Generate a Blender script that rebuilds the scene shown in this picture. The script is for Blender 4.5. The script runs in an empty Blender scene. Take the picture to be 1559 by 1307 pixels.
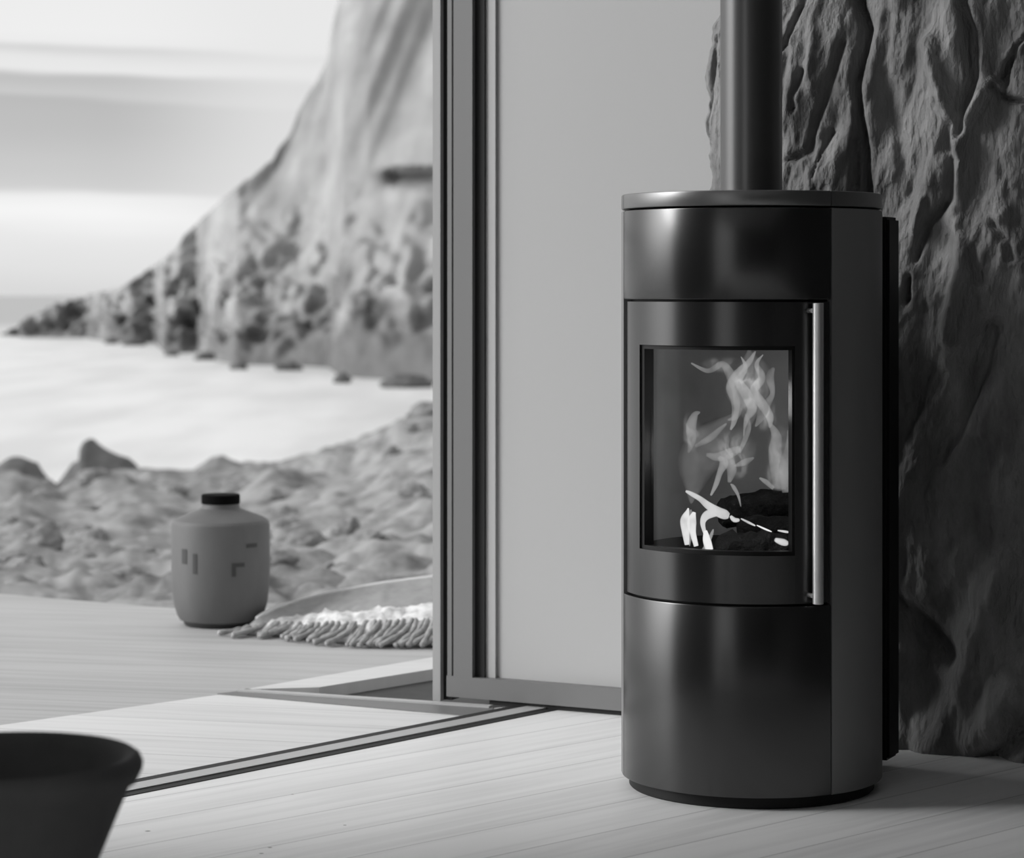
import bpy, bmesh, math, random
from mathutils import Vector, noise, Matrix
random.seed(7)
S = bpy.context.scene
COL = S.collection
R = math.radians
# ------------------------------------------------------------------ camera
F = 3800.0; CX = 779.5; HY = 445.0; H = 0.949
cam_d = bpy.data.cameras.new('camera'); cam = bpy.data.objects.new('camera', cam_d); COL.objects.link(cam)
cam.location = (0, 0, H); cam.rotation_euler = (R(90), 0, 0)
cam_d.sensor_width = 36; cam_d.lens = 36 * F / 1559
cam_d.shift_y = (HY - 653.5) / 1559
cam_d.clip_end = 3000
cam_d.dof.use_dof = True; cam_d.dof.focus_distance = 4.75; cam_d.dof.aperture_fstop = 5.6
S.camera = cam
S.view_settings.view_transform = 'Standard'; S.view_settings.look = 'None'
S.view_settings.gamma = 1; S.view_settings.use_curve_mapping = False; S.view_settings.exposure = 0
# ------------------------------------------------------------------ sky
W = bpy.data.worlds.new('overcast_sky'); S.world = W; W.use_nodes = True
def build_sky():
    nt = W.node_tree; nt.nodes.clear(); N = nt.nodes.new; L = nt.links.new
    def math_(op, a, b=None, c=None):
        n = N('ShaderNodeMath'); n.operation = op
        for i, v in enumerate((a, b, c)):
            if v is None: continue
            if isinstance(v, (int, float)): n.inputs[i].default_value = v
            else: L(v, n.inputs[i])
        return n.outputs[0]
    out = N('ShaderNodeOutputWorld'); bg = N('ShaderNodeBackground'); tc = N('ShaderNodeTexCoord')
    sp = N('ShaderNodeSeparateXYZ'); L(tc.outputs['Generated'], sp.inputs[0])
    x, y, z = sp.outputs
    mp = N('ShaderNodeMapping'); mp.inputs['Scale'].default_value = (7, 7, 70); L(tc.outputs['Generated'], mp.inputs[0])
    no = N('ShaderNodeTexNoise'); no.inputs['Scale'].default_value = 1; no.inputs['Detail'].default_value = 3; L(mp.outputs[0], no.inputs[0])
    d = math_('MULTIPLY_ADD', no.outputs[0], 0.012, -0.006)
    tilt = math_('MULTIPLY', math_('ADD', x, 0.2), 0.03)
    e = math_('ADD', math_('ADD', z, d), tilt)
    e = math_('MULTIPLY', e, 1 / 0.13)
    cr = N('ShaderNodeValToRGB'); L(e, cr.inputs[0])
    st = [(0.0, .70), (.06, .74), (.17, .82), (.24, .92), (.29, .86), (.315, .64), (.36, .60), (.5, .53), (.585, .50), (.60, .60), (.65, .53), (.665, .56),
          (.68, .82), (.71, .80), (.735, .66), (.75, .84), (.8, .86), (1.0, .84)]
    el = cr.color_ramp.elements
    el[0].position, el[1].position = st[0][0], st[-1][0]
    el[0].color = (st[0][1],) * 3 + (1,); el[1].color = (st[-1][1],) * 3 + (1,)
    for p, v in st[1:-1]:
        k = el.new(p); k.color = (v, v, v, 1)
    # the grey cloud bank thins out towards the headland
    f = N('ShaderNodeMapRange'); L(x, f.inputs[0])
    f.inputs[1].default_value = -.165; f.inputs[2].default_value = -.085; f.inputs[3].default_value = 0; f.inputs[4].default_value = .75; f.interpolation_type = 'SMOOTHSTEP'
    mx = N('ShaderNodeMix'); mx.data_type = 'RGBA'
    L(f.outputs[0], mx.inputs[0]); L(cr.outputs[0], mx.inputs[6]); mx.inputs[7].default_value = (.8, .8, .8, 1)
    # added glow in the unseen sky, left and behind, to light deck and room
    def lobe(v, p, s):
        dp = N('ShaderNodeVectorMath'); dp.operation = 'DOT_PRODUCT'; L(tc.outputs['Generated'], dp.inputs[0])
        dp.inputs[1].default_value = Vector(v).normalized()
        return math_('MULTIPLY', math_('POWER', math_('MAXIMUM', dp.outputs[1], 0), p), s)
    gl = math_('ADD', lobe((-.95, .0, .34), 18, 5.2), lobe((-.66, -.70, .30), 12, .16))
    cl = N('ShaderNodeCombineColor'); [L(gl, cl.inputs[i]) for i in range(3)]
    # unseen sky overhead dimmed to weaken the ambient light
    ov = N('ShaderNodeMapRange'); L(z, ov.inputs[0]); ov.inputs[1].default_value = .16; ov.inputs[2].default_value = .5; ov.inputs[3].default_value = 1; ov.inputs[4].default_value = .85
    mo = N('ShaderNodeMix'); mo.data_type = 'RGBA'; mo.blend_type = 'MULTIPLY'; mo.inputs[0].default_value = 1
    L(mx.outputs[2], mo.inputs[6]); L(ov.outputs[0], mo.inputs[7])
    ad = N('ShaderNodeMix'); ad.data_type = 'RGBA'; ad.blend_type = 'ADD'; ad.inputs[0].default_value = 1
    L(mo.outputs[2], ad.inputs[6]); L(cl.outputs[0], ad.inputs[7])
    L(ad.outputs[2], bg.inputs[0]); bg.inputs[1].default_value = 1; L(bg.outputs[0], out.inputs[0])
build_sky()
sun_d = bpy.data.lights.new('sun', 'SUN'); sun = bpy.data.objects.new('sun', sun_d); COL.objects.link(sun)
sun_d.energy = 1.8; sun_d.angle = R(28)
sun.rotation_euler = Vector((.80, .15, -.42)).to_track_quat('-Z', 'Y').to_euler()

# ------------------------------------------------------------------ helpers
def P(px, py, Y): return Vector(((px - CX) / F * Y, Y, H - (py - HY) / F * Y))
def G(px, py, z=0.0):
    Y = (H - z) * F / (py - HY); return Vector(((px - CX) / F * Y, Y, z))
def link(name, bm, m, parent=None, smooth=False, auto=None):
    me = bpy.data.meshes.new(name); bmesh.ops.recalc_face_normals(bm, faces=bm.faces); bm.to_mesh(me); bm.free()
    if m: me.materials.append(m)
    if smooth:
        for p in me.polygons: p.use_smooth = True
    o = bpy.data.objects.new(name, me); COL.objects.link(o)
    if parent: o.parent = parent
    if auto:
        me.set_sharp_from_angle(angle=R(auto))
    return o
def tag(o, label=None, cat=None, group=None, kind=None):
    if label: o['label'] = label
    if cat: o['category'] = cat
    if group: o['group'] = group
    if kind: o['kind'] = kind
    return o
def empty(name, loc, rz=0, **k):
    o = bpy.data.objects.new(name, None); COL.objects.link(o); o.location = loc; o.rotation_euler.z = rz
    o.empty_display_size = .1
    return tag(o, **k)
def box(bm, x0, x1, y0, y1, z0, z1, M=None):
    vs = [Vector((x, y, z)) for x in (x0, x1) for y in (y0, y1) for z in (z0, z1)]
    if M: vs = [M @ v for v in vs]
    v = [bm.verts.new(c) for c in vs]
    for f in ((0, 1, 3, 2), (4, 6, 7, 5), (0, 4, 5, 1), (2, 3, 7, 6), (0, 2, 6, 4), (1, 5, 7, 3)): bm.faces.new([v[i] for i in f])
def prism(bm, pts, z0, z1):
    lo = [bm.verts.new((p[0], p[1], z0)) for p in pts]; hi = [bm.verts.new((p[0], p[1], z1)) for p in pts]
    bm.faces.new(lo); bm.faces.new(hi)
    n = len(pts)
    for i in range(n): bm.faces.new((lo[i], lo[(i + 1) % n], hi[(i + 1) % n], hi[i]))
def lathe(bm, prof, n=96, c=(0, 0, 0)):
    rings = []
    for r, z in prof:
        if r < 1e-6: rings.append([bm.verts.new((c[0], c[1], c[2] + z))])
        else: rings.append([bm.verts.new((c[0] + r * math.cos(2 * math.pi * i / n), c[1] + r * math.sin(2 * math.pi * i / n), c[2] + z)) for i in range(n)])
    for a, b in zip(rings, rings[1:]):
        for i in range(n):
            j = (i + 1) % n
            if len(a) == 1 and len(b) == 1: continue
            if len(a) == 1: bm.faces.new((a[0], b[i], b[j]))
            elif len(b) == 1: bm.faces.new((a[i], a[j], b[0]))
            else: bm.faces.new((a[i], a[j], b[j], b[i]))
def sector(bm, r0, r1, a0, a1, z0, z1, bev=0.0):
    """curved slab; angles in degrees from the local front (-Y), positive to the viewer's right"""
    n = max(2, int(abs(a1 - a0) / 2.0))
    if bev: prof = [(r0, z0), (r1 - bev, z0), (r1 - bev * .3, z0 + bev * .3), (r1, z0 + bev), (r1, z1 - bev), (r1 - bev * .3, z1 - bev * .3), (r1 - bev, z1), (r0, z1)]
    else: prof = [(r0, z0), (r1, z0), (r1, z1), (r0, z1)]
    cols = []
    for i in range(n + 1):
        a = R(a0 + (a1 - a0) * i / n)
        cols.append([bm.verts.new((r * math.sin(a), -r * math.cos(a), z)) for r, z in prof])
    m = len(prof)
    for a, b in zip(cols, cols[1:]):
        for k in range(m): bm.faces.new((a[k], a[(k + 1) % m], b[(k + 1) % m], b[k]))
    bm.faces.new(cols[0]); bm.faces.new(cols[-1])
def tube(bm, pts, rads, n=8, flat=1.0):
    """tapered tube along a polyline"""
    rings = []
    pts = [Vector(p) for p in pts]
    for i, p in enumerate(pts):
        t = (pts[min(i + 1, len(pts) - 1)] - pts[max(i - 1, 0)]).normalized()
        a = t.cross(Vector((0, 1, 0)));  a = a.normalized() if a.length > 1e-3 else Vector((1, 0, 0))
        b = t.cross(a).normalized(); r = rads[i] if not isinstance(rads, (int, float)) else rads
        rings.append([bm.verts.new(p + a * r * math.cos(2 * math.pi * k / n) + b * r * flat * math.sin(2 * math.pi * k / n)) for k in range(n)])
    for A, B in zip(rings, rings[1:]):
        for k in range(n): bm.faces.new((A[k], A[(k + 1) % n], B[(k + 1) % n], B[k]))
    bm.faces.new(rings[0]); bm.faces.new(rings[-1])
def smooth_path(pts, m=6):
    """Catmull-Rom resample of tuples"""
    out = []
    q = [pts[0]] + list(pts) + [pts[-1]]
    for i in range(1, len(q) - 2):
        for k in range(m):
            t = k / m; a, b, c, d = q[i - 1], q[i], q[i + 1], q[i + 2]
            out.append(tuple(.5 * (2 * b[j] + (c[j] - a[j]) * t + (2 * a[j] - 5 * b[j] + 4 * c[j] - d[j]) * t * t + (3 * b[j] - a[j] - 3 * c[j] + d[j]) * t ** 3) for j in range(len(b))))
    out.append(tuple(pts[-1])); return out
def interp(tab, x):
    if x <= tab[0][0]: return tab[0][1]
    for (a, va), (b, vb) in zip(tab, tab[1:]):
        if x <= b: return va + (vb - va) * (x - a) / (b - a)
    return tab[-1][1]
def sstep(a, b, x):
    t = min(1, max(0, (x - a) / (b - a))); return t * t * (3 - 2 * t)
# ------------------------------------------------------------------ materials
def mat(name, base=.5, rough=.5, metal=0, spec=.5, lo=None, scale=(5, 5, 5), detail=4, bump=0, bscale=None, rot=(0, 0, 0), nrough=.55, contrast=(.3, .7)):
    m = bpy.data.materials.new(name); m.use_nodes = True
    nt = m.node_tree; N = nt.nodes.new; L = nt.links.new
    b = nt.nodes['Principled BSDF']
    b.inputs['Base Color'].default_value = (base, base, base, 1); b.inputs['Roughness'].default_value = rough
    b.inputs['Metallic'].default_value = metal; b.inputs['Specular IOR Level'].default_value = spec
    if lo is not None or bump:
        tc = N('ShaderNodeTexCoord'); mp = N('ShaderNodeMapping'); mp.inputs['Scale'].default_value = scale; mp.inputs['Rotation'].default_value = rot
        L(tc.outputs['Object'], mp.inputs[0])
        no = N('ShaderNodeTexNoise'); no.inputs['Scale'].default_value = 1; no.inputs['Detail'].default_value = detail; no.inputs['Roughness'].default_value = nrough
        L(mp.outputs[0], no.inputs[0])
        if lo is not None:
            cr = N('ShaderNodeValToRGB'); L(no.outputs[0], cr.inputs[0])
            e = cr.color_ramp.elements; e[0].position, e[1].position = contrast
            e[0].color = (lo, lo, lo, 1); e[1].color = (base, base, base, 1); L(cr.outputs[0], b.inputs['Base Color'])
        if bump:
            nb = no
            if bscale:
                mp2 = N('ShaderNodeMapping'); mp2.inputs['Scale'].default_value = bscale; mp2.inputs['Rotation'].default_value = rot; L(tc.outputs['Object'], mp2.inputs[0])
                nb = N('ShaderNodeTexNoise'); nb.inputs['Scale'].default_value = 1; nb.inputs['Detail'].default_value = 5; L(mp2.outputs[0], nb.inputs[0])
            bu = N('ShaderNodeBump'); bu.inputs['Strength'].default_value = bump; bu.inputs['Distance'].default_value = .02
            L(nb.outputs[0], bu.inputs['Height']); L(bu.outputs[0], b.inputs['Normal'])
    return m
def wood(name, ang, width, hi, lo, knots=(), rough=.45):
    """bleached boards running along direction ang (radians from +X); grain and joints in object space"""
    m = bpy.data.materials.new(name); m.use_nodes = True
    nt = m.node_tree; N = nt.nodes.new; L = nt.links.new; b = nt.nodes['Principled BSDF']
    def M(op, a, c=None, d=None):
        n = N('ShaderNodeMath'); n.operation = op
        for i, v in enumerate((a, c, d)):
            if v is None: continue
            if isinstance(v, (int, float)): n.inputs[i].default_value = v
            else: L(v, n.inputs[i])
        return n.outputs[0]
    tc = N('ShaderNodeTexCoord'); mp = N('ShaderNodeMapping'); mp.inputs['Rotation'].default_value = (0, 0, -ang); L(tc.outputs['Object'], mp.inputs[0])
    sp = N('ShaderNodeSeparateXYZ'); L(mp.outputs[0], sp.inputs[0])
    v = M('DIVIDE', sp.outputs[1], width); idx = M('FLOOR', v); fr = M('FRACT', v)
    wn = N('ShaderNodeTexWhiteNoise'); wn.noise_dimensions = '1D'; L(idx, wn.inputs['W'])
    cb = N('ShaderNodeCombineXYZ'); L(M('MULTIPLY_ADD', wn.outputs[0], 7, M('MULTIPLY', sp.outputs[0], 1.6)), cb.inputs[0]); L(M('MULTIPLY', sp.outputs[1], 30), cb.inputs[1])
    n1 = N('ShaderNodeTexNoise'); n1.inputs['Scale'].default_value = 1; n1.inputs['Detail'].default_value = 5; n1.inputs['Distortion'].default_value = .6; L(cb.outputs[0], n1.inputs[0])
    cb2 = N('ShaderNodeCombineXYZ'); L(M('MULTIPLY', sp.outputs[0], .9), cb2.inputs[0]); L(M('MULTIPLY', sp.outputs[1], 4.5), cb2.inputs[1])
    n2 = N('ShaderNodeTexNoise'); n2.inputs['Scale'].default_value = 1; n2.inputs['Detail'].default_value = 2; L(cb2.outputs[0], n2.inputs[0])
    cr = N('ShaderNodeValToRGB'); e = cr.color_ramp.elements
    t = M('ADD', M('ADD', M('MULTIPLY', n1.outputs[0], .62), M('MULTIPLY', n2.outputs[0], .30)), M('MULTIPLY', wn.outputs[0], .08))
    L(t, cr.inputs[0]); e[0].position = .36; e[1].position = .56
    e[0].color = (lo, lo, lo, 1); e[1].color = (hi, hi, hi, 1)
    jt = M('LESS_THAN', M('MINIMUM', fr, M('SUBTRACT', 1.0, fr)), .0025 / width)
    k = M('MULTIPLY', jt, .30)
    for (kx, ky, kr) in knots:
        dv = N('ShaderNodeVectorMath'); dv.operation = 'DISTANCE'; L(tc.outputs['Object'], dv.inputs[0]); dv.inputs[1].default_value = (kx, ky, 0)
        mr = N('ShaderNodeMapRange'); L(dv.outputs['Value'], mr.inputs[0]); mr.inputs[1].default_value = kr * .5; mr.inputs[2].default_value = kr; mr.inputs[3].default_value = .8; mr.inputs[4].default_value = 0
        k = M('MAXIMUM', k, mr.outputs[0])
    mx = N('ShaderNodeMix'); mx.data_type = 'RGBA'; L(k, mx.inputs[0]); L(cr.outputs[0], mx.inputs[6]); mx.inputs[7].default_value = (.1, .1, .1, 1)
    L(mx.outputs[2], b.inputs['Base Color']); b.inputs['Roughness'].default_value = rough; b.inputs['Specular IOR Level'].default_value = .25
    bu = N('ShaderNodeBump'); bu.inputs['Strength'].default_value = .12; bu.inputs['Distance'].default_value = .004; L(t, bu.inputs['Height']); L(bu.outputs[0], b.inputs['Normal'])
    return m
def flame_mat(name, strength, soft=1.6, opac=1.0):
    m = bpy.data.materials.new(name); m.use_nodes = True; nt = m.node_tree; nt.nodes.clear(); N = nt.nodes.new; L = nt.links.new
    out = N('ShaderNodeOutputMaterial'); mx = N('ShaderNodeMixShader'); tr = N('ShaderNodeBsdfTransparent'); em = N('ShaderNodeEmission'); em.inputs[1].default_value = strength
    lw = N('ShaderNodeLayerWeight'); lw.inputs[0].default_value = .5
    s = N('ShaderNodeMath'); s.operation = 'SUBTRACT'; s.inputs[0].default_value = 1; L(lw.outputs['Facing'], s.inputs[1])
    p = N('ShaderNodeMath'); p.operation = 'POWER'; L(s.outputs[0], p.inputs[0]); p.inputs[1].default_value = soft
    tc = N('ShaderNodeTexCoord'); no = N('ShaderNodeTexNoise'); no.inputs['Scale'].default_value = 26; no.inputs['Detail'].default_value = 2; L(tc.outputs['Object'], no.inputs[0])
    mr = N('ShaderNodeMapRange'); L(no.outputs[0], mr.inputs[0]); mr.inputs[1].default_value = .3; mr.inputs[2].default_value = .65; mr.inputs[3].default_value = .35; mr.inputs[4].default_value = 1
    q = N('ShaderNodeMath'); q.operation = 'MULTIPLY'; L(p.outputs[0], q.inputs[0]); L(mr.outputs[0], q.inputs[1])
    q2 = N('ShaderNodeMath'); q2.operation = 'MULTIPLY'; L(q.outputs[0], q2.inputs[0]); q2.inputs[1].default_value = opac
    L(q2.outputs[0], mx.inputs[0]); L(tr.outputs[0], mx.inputs[1]); L(em.outputs[0], mx.inputs[2]); L(mx.outputs[0], out.inputs[0])
    return m
def glass_mat():
    m = bpy.data.materials.new('stove_glass'); m.use_nodes = True; nt = m.node_tree; nt.nodes.clear(); N = nt.nodes.new; L = nt.links.new
    out = N('ShaderNodeOutputMaterial'); mx = N('ShaderNodeMixShader'); tr = N('ShaderNodeBsdfTransparent'); tr.inputs[0].default_value = (.93, .93, .93, 1)
    gl = N('ShaderNodeBsdfGlossy'); gl.inputs['Roughness'].default_value = .12; fr = N('ShaderNodeFresnel'); fr.inputs[0].default_value = 1.12
    L(fr.outputs[0], mx.inputs[0]); L(tr.outputs[0], mx.inputs[1]); L(gl.outputs[0], mx.inputs[2]); L(mx.outputs[0], out.inputs[0]); return m

U = R(48); VA = R(-25.4)
M_floor = wood('bleached_floor_boards', U - R(4), .16, .88, .76, [(G(225, 1266).x, G(225, 1266).y, .006), (G(411, 1291).x, G(411, 1291).y, .005), (G(398, 1300).x, G(398, 1300).y, .005), (G(445, 1210).x, G(445, 1210).y, .004), (G(525, 1257).x, G(525, 1257).y, .004)])
M_deck = wood('bleached_deck_boards', R(-12), .14, .47, .38, rough=.6)
M_apron = wood('pale_terrace_boards', R(-14), .2, .74, .64, rough=.55)
M_alu = mat('brushed_aluminium', .52, .5, .3)
M_ledge = mat('pale_sill_timber', .70, .5, lo=.62, scale=(3, 20, 3))
M_groove = mat('mid_grey_lacquer', .11, .6)
M_gap = mat('dark_rubber_and_shade', .012, .7)
M_frame = mat('grey_frame_lacquer', .185, .45, lo=.165, scale=(2, 2, .4))
M_framedge = mat('daylit_frame_edge', .36, .4)  # paler than the frame: outdoor light on this edge put into the colour
M_bead = mat('pale_bead', .46, .4)
M_panel = mat('frosted_pane', .47, .35, spec=.3)
M_walld = mat('dark_timber_wall', .05, .8, lo=.035, scale=(1, 1, 12))
M_wallg = mat('grey_plaster', .42, .9)
M_ceil = mat('white_ceiling', .6, .9)
M_stove = mat('satin_black_steel', .011, .24, 0, 1.0)
M_side = mat('matt_charcoal_steel', .18, .5, 0, .6)
M_lid = mat('dark_gunmetal_plate', .20, .33, .7, 1.0)
M_black = mat('black_iron', .004, .55, 0, .3)
M_pipe = mat('satin_black_flue', .05, .30, 0, 1.0)
M_steel = mat('satin_stainless', .75, .45, 1.0)
M_liner = mat('grey_firebrick', .42, .9, lo=.3, scale=(9, 9, 7))
M_char = mat('charred_wood', .02, .85, lo=.004, scale=(40, 40, 40), bump=.9, spec=.3)
M_glass = glass_mat()
M_jar = mat('weathered_grey_stoneware', .14, .6, lo=.10, scale=(8, 8, 4), contrast=(.25, .75))
M_jardark = mat('dark_jar_foot', .02, .6)
M_mark = mat('dark_worn_paint', .055, .7)
M_lidb = mat('black_jar_lid', .003, .9, spec=.1)
M_pot = mat('charcoal_pot', .115, .8, spec=.2, lo=.075, scale=(6, 6, 6))
M_throw = mat('grey_woven_wool', .34, .95, lo=.27, scale=(30, 30, 30))
M_hem = mat('pale_hem', .62, .9)
M_fleece = mat('white_fleece', .80, .95, lo=.45, scale=(24, 24, 30), contrast=(.35, .6))
M_tass = mat('undyed_wool_yarn', .42, .95, lo=.24, scale=(60, 60, 60))
M_shore = mat('lichened_shore_ground', .30, .95, lo=.085, scale=(2.3, 1.0, 5), detail=7, contrast=(.34, .56), bump=.4, bscale=(5, 2.5, 5), nrough=.68)
M_bould = mat('lichened_boulder', .28, .95, lo=.14, scale=(2, 2, 3), detail=4, bump=.4)
M_boulddk = mat('dark_wet_rock', .15, .9, lo=.08, scale=(2, 2, 3))
def rock_mat():
    m = mat('dark_grey_rock', .27, .85, lo=.115, scale=(13, 13, 4), detail=9, bump=.9, bscale=(44, 44, 17), spec=.25, contrast=(.3, .72))
    return m
M_rock = rock_mat()
def cliff_mat():
    m = bpy.data.materials.new('streaked_cliff'); m.use_nodes = True; nt = m.node_tree; N = nt.nodes.new; L = nt.links.new; b = nt.nodes['Principled BSDF']
    tc = N('ShaderNodeTexCoord'); sp = N('ShaderNodeSeparateXYZ'); L(tc.outputs['Object'], sp.inputs[0])
    def tex(scale, rot, det):
        mp = N('ShaderNodeMapping'); mp.inputs['Scale'].default_value = scale; mp.inputs['Rotation'].default_value = rot; L(tc.outputs['Object'], mp.inputs[0])
        n = N('ShaderNodeTexNoise'); n.inputs['Scale'].default_value = 1; n.inputs['Detail'].default_value = det; L(mp.outputs[0], n.inputs[0]); return n.outputs[0]
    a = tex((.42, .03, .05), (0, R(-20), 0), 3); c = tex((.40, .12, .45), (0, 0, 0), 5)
    def ramp(x, p0, p1, v0, v1):
        r = N('ShaderNodeMapRange'); L(x, r.inputs[0]); r.inputs[1].default_value = p0; r.inputs[2].default_value = p1; r.inputs[3].default_value = v0; r.inputs[4].default_value = v1; return r.outputs[0]
    def M(op, x, y):
        n = N('ShaderNodeMath'); n.operation = op
        for i, v in enumerate((x, y)):
            if isinstance(v, (int, float)): n.inputs[i].default_value = v
            else: L(v, n.inputs[i])
        return n.outputs[0]
    v = M('MULTIPLY', ramp(a, .35, .65, .27, .39), ramp(c, .3, .7, .80, 1.12))  # distance haze is put into these pale, low-contrast tones
    # wet, weed-covered band at the waterline
    wet = M('ADD', sp.outputs[2], M('MULTIPLY', M('SUBTRACT', c, .5), 12.0))
    v = M('MULTIPLY', v, ramp(wet, -1.5, 1.5, .52, 1.0))
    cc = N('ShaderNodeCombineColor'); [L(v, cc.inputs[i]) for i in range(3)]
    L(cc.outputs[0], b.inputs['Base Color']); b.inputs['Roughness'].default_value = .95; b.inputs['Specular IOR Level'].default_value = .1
    return m
M_cliff = cliff_mat()
def sea_mat():
    m = bpy.data.materials.new('pale_sea'); m.use_nodes = True; nt = m.node_tree; N = nt.nodes.new; L = nt.links.new; b = nt.nodes['Principled BSDF']
    tc = N('ShaderNodeTexCoord'); mp = N('ShaderNodeMapping'); mp.inputs['Scale'].default_value = (.35, .06, 1); L(tc.outputs['Object'], mp.inputs[0])
    n = N('ShaderNodeTexNoise'); n.inputs['Scale'].default_value = 1; n.inputs['Detail'].default_value = 4; L(mp.outputs[0], n.inputs[0])
    sp = N('ShaderNodeSeparateXYZ'); L(tc.outputs['Object'], sp.inputs[0])
    # near water painted pale for the sky's brightness, deeper darker water outside the bay
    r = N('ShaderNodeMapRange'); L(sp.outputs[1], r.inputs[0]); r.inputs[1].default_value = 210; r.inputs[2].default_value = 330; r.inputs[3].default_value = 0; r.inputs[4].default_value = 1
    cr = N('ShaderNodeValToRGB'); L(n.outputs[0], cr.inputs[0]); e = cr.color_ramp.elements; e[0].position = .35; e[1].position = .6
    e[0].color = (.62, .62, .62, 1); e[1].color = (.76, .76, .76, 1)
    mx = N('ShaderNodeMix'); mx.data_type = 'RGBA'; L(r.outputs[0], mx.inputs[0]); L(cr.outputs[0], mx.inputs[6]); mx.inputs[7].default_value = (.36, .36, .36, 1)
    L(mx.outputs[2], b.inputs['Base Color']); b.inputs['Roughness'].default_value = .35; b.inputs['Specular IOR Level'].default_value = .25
    bu = N('ShaderNodeBump'); bu.inputs['Strength'].default_value = .15; bu.inputs['Distance'].default_value = .2; L(n.outputs[0], bu.inputs['Height']); L(bu.outputs[0], b.inputs['Normal'])
    return m
M_sea = sea_mat()

# ================================================================== SETTING
ud = Vector((math.cos(U), math.sin(U), 0)); vd = Vector((math.cos(VA), math.sin(VA), 0))
T0 = G(200, 1189); T1 = G(790, 1074)            # outer edge of the long track
tu = (T1 - T0).normalized()
Tl = T0 - tu * 2.4; Tr = T1 + tu * .18
DA = G(676, 1067); DB = G(946, 1090); dv = (DB - DA).normalized(); dn = Vector((-dv.y, dv.x, 0))   # dn points outdoors
if dn.y < 0: dn = -dn
DR = DA + dv * 3.0
# interior floor: from the track to behind / right of the camera
bm = bmesh.new(); prism(bm, [Tl, T1 - tu*.0, T1 + dv * 2.8 + dn*.1, Vector((2.9, -2.2, 0)), Vector((Tl.x, -2.2, 0))], -.06, 0)
tag(link('floor', bm, M_floor), kind='structure')
# deck: one slab left of the sill board, reaching behind the door
K0 = G(365, 1053); K1 = K0 + (G(660, 1003) - K0).normalized() * 1.9; ku = (K1 - K0).normalized()
S0 = G(486, 1050)
J1 = G(150, 1083); jd = (G(150, 1083) - K0).normalized(); J2 = K0 + jd * 3.2; E0 = G(-60, 899); E1 = G(262, 926); E2 = G(420, 926); E3 = G(900, 924)
bm = bmesh.new()
dl = [Tl + Vector((-1.5, 0, 0)) , Vector((-3.6, 7.9, 0))]
prism(bm, [J1, K0, K0 + ku * 1.9, E3, E2, E1, E0, Vector((-3.6, 8.9, 0)), J2], -.12, -.001)
tag(link('deck', bm, M_deck), kind='structure')
bm = bmesh.new(); prism(bm, [Tl - Vector((0,.004,0)), T1 - tu * .02, G(745, 1078), K0, J1, J2, Vector((J2.x, Tl.y, 0))], -.12, -.001)
tag(link('terrace_strip', bm, M_apron), kind='structure')
# long threshold track between floor and deck: dark bed, pale runner
tn = Vector((-tu.y, tu.x, 0))
wb = (G(200, 1212) - T0).dot(-tn)
def strip(p, q, a, b, z0, z1): 
    bm = bmesh.new(); prism(bm, [p - tn * a, q - tn * a, q - tn * b, p - tn * b], z0, z1); return bm
t1 = link('trim_1', strip(Tl, Tr, 0, wb, -.02, .0015), M_gap); tag(t1, kind='structure')
bm = strip(Tl, Tr, wb * .33, wb * .76, -.01, .004)
link('runner', bm, M_alu, t1)
# short track running left from under the door
bm = bmesh.new()
k_in = G(372, 1060); k_n = Vector((-dv.y, dv.x, 0))
kd = (G(745, 1078) - K0).normalized()
kn = Vector((-kd.y, kd.x, 0))
KL = (G(750, 1077) - K0).length
prism(bm, [K0, G(752, 1076.5), G(748, 1084), G(716, 1091), K0 - kn * .055 - kd * .03], -.01, .0012)
t2 = tag(link('trim_2', bm, M_frame), kind='structure')
bm = bmesh.new(); prism(bm, [K0 + kn * .012, K0 + kd * KL + kn * .012, K0 + kd * KL - kn * .012, K0 - kn * .012], .001, .005)
link('runner', bm, M_alu, t2)
# pale sill board beside the recess
bm = bmesh.new()
sa = G(660, 1022)
sdir = (sa - S0).normalized()
prism(bm, [K0 + kd * .01, S0, S0 + sdir * 1.8, K0 + ku * 1.75], -.03, .005)
tag(link('trim_3', bm, M_ledge), kind='structure')
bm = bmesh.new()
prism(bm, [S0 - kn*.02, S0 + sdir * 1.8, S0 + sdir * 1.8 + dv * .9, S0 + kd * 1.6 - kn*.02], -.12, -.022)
tag(link('trim_4', bm, mat('dark_recess_mat', .06, .9, lo=.045, scale=(20, 20, 20))), kind='structure')

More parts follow.
